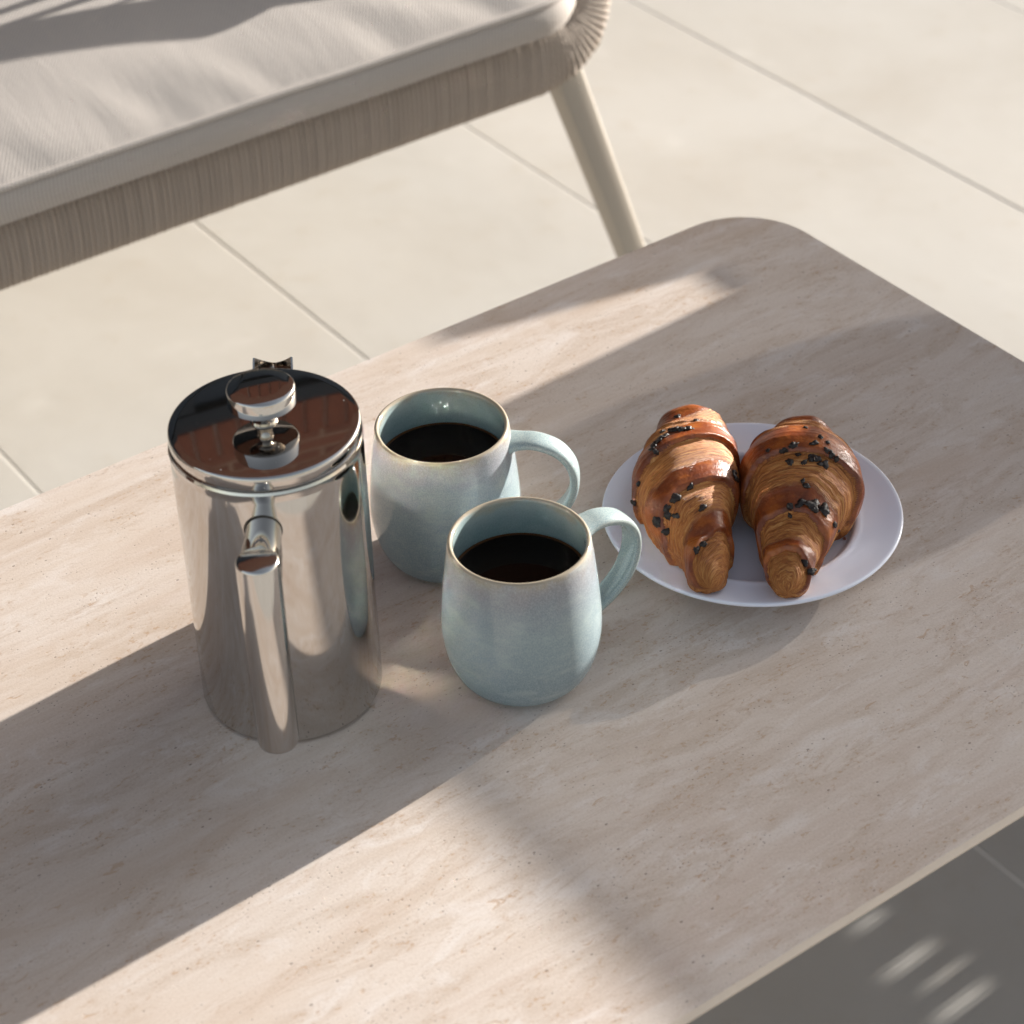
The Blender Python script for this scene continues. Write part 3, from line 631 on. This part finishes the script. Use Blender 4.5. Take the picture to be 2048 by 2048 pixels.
for i in range(len(path) - 1):
    a = Vector(path[i][:3]); b = Vector(path[i + 1][:3]); seg = (b - a).length
    while nxt <= dist + seg:
        t = (nxt - dist) / seg; p = a.lerp(b, t); h = path[i][3] * (1 - t) + path[i + 1][3] * t
        if ncorner < 44: cord_at(p, b - a, h).build('cord', M_ROPE, sofa)
        else: cord_at(p, b - a, h, farm)
        ncorner += 1; nxt += PITCH * (1.05 if ncorner < 30 else 1.0)
    dist += seg
fa = farm.build('arm_wrapping', M_ROPE, sofa); fa['kind'] = 'stuff'
# woven arm side below the rail: upright cords with a few open slits
side = MB(); v = 1.575
while v < 2.25:
    # rail height at this depth
    for i in range(len(path) - 1):
        if path[i][1] <= v <= path[i + 1][1]: zt_ = path[i][2]; uu = path[i][0]; break
    slit = any(abs(v + 0.02 - s_) < 0.0080 for s_ in (1.657, 1.681, 1.708, 1.733, 1.758))
    if slit: side.tube([(uu, v + 0.02, 0.29), (uu, v + 0.02, zt_ - 0.10)], 0.0029, 5)
    else: side.tube([(uu, v + 0.02, 0.29), (uu, v + 0.02, zt_)], 0.0029, 5)
    v += 0.0056
so = side.build('arm_weave', M_ROPE, sofa); so['kind'] = 'stuff'
rl = MB(); rl.tube([(1.17, 1.53, 0.297), (1.19, 1.60, 0.290), (1.195, 2.28, 0.29)], 0.017, 10); rl.tube([(SUL, 2.28, 0.297), (1.195, 2.28, 0.297)], 0.017, 10)
rl.box(((SUL + 1.17) / 2, 1.91, 0.322), (1.17 - SUL - 0.04, 0.70, 0.012)); rl.build('seat_base', M_CREAM, sofa, sharp=40)
bk = MB(); u = SUL
while u < 1.2: bk.tube([(u, 2.28, 0.29), (u, 2.33, 0.66)], 0.0029, 4); u += 0.007
bk.tube([(SUL, 2.33, 0.665), (1.2, 2.33, 0.665)], 0.014, 8); bw = bk.build('back_weave', M_ROPE, sofa); bw['kind'] = 'stuff'
# splayed, slightly tapering leg of oval section
def leg(top, bot, w0, d0, w1, d1):
    mb = MB(); N = 20; vs = []
    for (c, a_, b_2) in ((Vector(top), w0, d0), (Vector(top).lerp(Vector(bot), 0.5), (w0 + w1) / 2, (d0 + d1) / 2), (Vector(bot), w1, d1)):
        for k in range(N):
            t = 2 * math.pi * k / N; ct, st = math.cos(t), math.sin(t)
            vs.append(c + Vector((a_ * math.copysign(abs(ct) ** 0.26, ct), b_2 * math.copysign(abs(st) ** 0.26, st), 0)))
    fs = [(i * N + k, i * N + (k + 1) % N, (i + 1) * N + (k + 1) % N, (i + 1) * N + k) for i in range(2) for k in range(N)] + [tuple(range(N)), tuple(2 * N + k for k in range(N))]
    return mb.add(vs, fs)
leg((1.140, 1.532, 0.285), (1.232, 1.505, 0.0), 0.0160, 0.0145, 0.0125, 0.0115).build('leg', M_LEG, sofa, sharp=50)
leg((SUL + 0.06, 1.532, 0.285), (SUL - 0.03, 1.505, 0.0), 0.0160, 0.0145, 0.0125, 0.0115).build('leg', M_LEG, sofa, sharp=50)
leg((1.150, 2.25, 0.285), (1.215, 2.30, 0.0), 0.0160, 0.0145, 0.0125, 0.0115).build('leg', M_LEG, sofa, sharp=50)
leg((SUL + 0.06, 2.25, 0.285), (SUL - 0.03, 2.30, 0.0), 0.0160, 0.0145, 0.0125, 0.0115).build('leg', M_LEG, sofa, sharp=50)
# seat cushion: boxed with piping and a puffed, creased top
CU0, CU1, CV0, CV1, CZ0, CZ1 = SUL + 0.02, 1.158, 1.489, 2.24, 0.3375, 0.3685
def cush_plan(uu, vv, r=0.05):
    return uu, vv
NU, NVV = 220, 90; cv = []; 
def rr_map(a, b, r):            # square (-1..1) -> rounded square
    return a * math.sqrt(1 - 0.5 * b * b * r), b * math.sqrt(1 - 0.5 * a * a * r)
cmU, cmV, hU, hV = (CU0 + CU1) / 2, (CV0 + CV1) / 2, (CU1 - CU0) / 2, (CV1 - CV0) / 2
def edge_in(uu, vv, r=0.07):    # signed distance to rounded outline (positive inside)
    qx, qy = abs(uu - cmU) - (hU - r), abs(vv - cmV) - (hV - r)
    return r - (math.hypot(max(qx, 0), max(qy, 0)) + min(max(qx, qy), 0))
ring = []
r_ = 0.07
for cx, cy, a0 in ((CU1 - r_, CV1 - r_, 0), (CU0 + r_, CV1 - r_, 90), (CU0 + r_, CV0 + r_, 180), (CU1 - r_, CV0 + r_, 270)):
    for k in range(13):
        a = rad(a0 + 7.5 * k); ring.append((cx + r_ * math.cos(a), cy + r_ * math.sin(a)))
dense = []
for i in range(len(ring)):
    a, b = ring[i], ring[(i + 1) % len(ring)]; L = math.hypot(b[0] - a[0], b[1] - a[1]); nn = max(1, int(L / 0.012))
    dense += [(a[0] + (b[0] - a[0]) * k / nn, a[1] + (b[1] - a[1]) * k / nn) for k in range(nn)]
cb = MB(); n = len(dense)
levels = []
for k in range(7):              # boxing
    t = k / 6; levels.append((0.004 * math.sin(math.pi * t) * -1, CZ0 + (CZ1 - CZ0) * t))
ins_list = [0.003, 0.008, 0.016, 0.028, 0.045, 0.065, 0.09, 0.12, 0.16, 0.21, 0.26, 0.31, 0.36]
cvs = []
for ins, z in levels:
    for (x, y) in dense: cvs.append((x, y, ins, z, 0))
for ins in ins_list:
    for (x, y) in dense: cvs.append((x, y, ins, None, 1))
def inset_pt(x, y, ins):
    kx, ky = min(1, ins / hU), min(1, ins / hV)
    return cmU + (x - cmU) * (1 - kx), cmV + (y - cmV) * (1 - ky)
for (x, y, ins, z, top) in cvs:
    X, Y = inset_pt(x, y, ins)
    if top:
        puff = 0.046 * (1 - math.exp(-ins / 0.060))
        cr = noise.noise(Vector((x * 17, y * 17, 4))) * 0.0045 * math.exp(-((ins - 0.028) / 0.032) ** 2) + noise.noise(Vector((X * 6, Y * 6, 1))) * 0.004 * min(1, ins / 0.06) + noise.noise(Vector((x * 34, y * 34, ins * 20))) * 0.0022 * math.exp(-((ins - 0.02) / 0.025) ** 2)
        Z = CZ1 - 0.001 + puff + cr
    else: Z = z + noise.noise(Vector((x * 8, y * 8, 0))) * 0.0012
    cb.v.append(Vector((X, Y, Z)))
NL = len(levels) + len(ins_list)
cb.f = [(i * n + k, i * n + (k + 1) % n, (i + 1) * n + (k + 1) % n, (i + 1) * n + k) for i in range(NL - 1) for k in range(n)] + [tuple(range(n)), tuple((NL - 1) * n + k for k in range(n))]
cush = tag(cb.build('seat_cushion', M_FABRIC, None, sharp=60, rot=(0, 0, A35)), 'grey twill seat cushion with piped edge lying on the rope sofa', 'cushion')
pipe = [(*inset_pt(x, y, -0.0008), CZ1 + 0.0006 + noise.noise(Vector((x * 8, y * 8, 0))) * 0.0012) for x, y in dense]; pipe.append(pipe[0])
pb_ = MB(); pb_.tube(pipe, 0.0032, 8, caps=False); pb_.build('piping', M_FABRIC, cush)

# ------------------------------------------------------------------ unseen rope armchair past the table end, shaped to cast the shade on the table
chair = thing('shade_armchair', W(1.56, 0.70, 0), A35, 'unseen beige rope armchair past the end of the coffee table, shaped to shade it', 'armchair')
SA, CA = math.sin(SUN_AZ), math.cos(SUN_AZ)
bw_ = MB(); y = -0.50
slits = ((0.098, 0.166, 0.174), (0.053, 0.164, 0.177), (0.027, 0.162, 0.174), (0.004, 0.163, 0.177))  # gaps placed to throw light patches on the floor
while y < 0.48:
    if y < -0.345: top = 0.557 if y > -0.385 else 0.60
    elif y < 0.10: top = 0.657
    elif y < 0.323: top = 0.657 - 0.034 * smooth01((y - 0.10) / 0.04)
    elif y < 0.353: top = 0.557
    else: top = min(0.602, 0.557 + (y - 0.353) * 0.9)
    bw_.tube([(0, y, 0.22), (0, y, top)], 0.00183, 8, caps=False)
    y += 0.0042
y = -0.50
while y < 0.48:
    sl = [q for q in slits if abs(y - q[0]) < 0.0042]
    if sl: bw_.tube([(0.008, y, 0.03), (0.008, y, sl[0][1]), (0.008, y, sl[0][1] + 0.003), (0.008, y, sl[0][2] - 0.003), (0.008, y, sl[0][2]), (0.008, y, 0.24)], [0.0031, 0.0031, 0.0017, 0.0017, 0.0031, 0.0031], 6)
    else: bw_.tube([(0.008, y, 0.03), (0.008, y, 0.24)], 0.0031, 6)
    y += 0.0055
cw = bw_.build('back_weave', M_ROPE, chair); cw['kind'] = 'stuff'
cf = MB(); cf.tube([(0, -0.345, 0.655), (0, 0.10, 0.655), (0, 0.14, 0.621), (0, 0.323, 0.621)], 0.003, 8); cf.tube([(0, -0.5, 0.30), (0, 0.48, 0.30)], 0.012, 8); cf.tube([(0, -0.5, 0.548), (0, -0.345, 0.548)], 0.006, 8); cf.tube([(0, 0.323, 0.556), (0, 0.353, 0.556)], 0.003, 8)
cf.build('back_frame', M_CREAM, chair)
cs = MB(); cs.box((0.25, 0, 0.30), (0.46, 0.66, 0.03)); bevel(cs.build('seat_base', M_CREAM, chair, smooth=False), 0.01)
for x_ in (0.46, 0.05):
    for y_ in (-0.31, 0.31): leg((x_, y_, 0.29), (x_ * 1.05, y_ * 1.08, 0.0), 0.016, 0.014, 0.012, 0.011).build('leg', M_CREAM, chair, sharp=50)
cc = MB(); cc.box((0.25, 0, 0.3585), (0.46, 0.62, 0.085)); chc = bevel(cc.build('chair_cushion', M_FABRIC, None, smooth=True, loc=W(1.56, 0.70, 0), rot=(0, 0, A35)), 0.03, 4)
tag(chc, 'grey seat cushion lying on the unseen rope armchair', 'cushion')
# unseen pillow at the chair back, outline shaped to its table shadow, in (w across the sun, h above table)
outl = spline([(.665, .010), (.66, .08), (.657, .136), (.652, .162), (.652, .177), (.660, .192), (.678, .202), (.71, .208), (.78, .211), (.85, .209), (.882, .205), (.892, .197), (.884, .18), (.868, .162), (.852, .150), (.836, .144), (.818, .140), (.812, .128), (.815, .06), (.812, .010), (.74, .004), (.665, .010)], 4)[:-1]
pl = MB(); n = len(outl); cw0 = sum(p[0] for p in outl) / n; ch0 = 0.12; prof_ = [(0.0, -0.030), (0.5, -0.034), (0.85, -0.026), (0.97, -0.012), (1.0, 0.0), (0.97, 0.012), (0.85, 0.026), (0.5, 0.034), (0.0, 0.030)]
a0 = 1.66
def aw(a, w_, z): return Vector((a * CA - w_ * SA, a * SA + w_ * CA, z))
dz_ = (1.6 - a0) * math.tan(SUN_EL)
for sc_, th_ in prof_:
    for (w_, h_) in outl: pl.v.append(aw(a0 + th_, cw0 + (w_ - cw0) * max(sc_, 0.02), ZT + ch0 + (h_ - ch0) * max(sc_, 0.02) - dz_))
pl.f = [(i * n + k, i * n + (k + 1) % n, (i + 1) * n + (k + 1) % n, (i + 1) * n + k) for i in range(len(prof_) - 1) for k in range(n)] + [tuple(range(n)), tuple((len(prof_) - 1) * n + k for k in range(n))]
tag(pl.build('pillow', M_FABRIC, None), 'small unseen grey pillow on the rope armchair, outlined to shade the table', 'pillow')
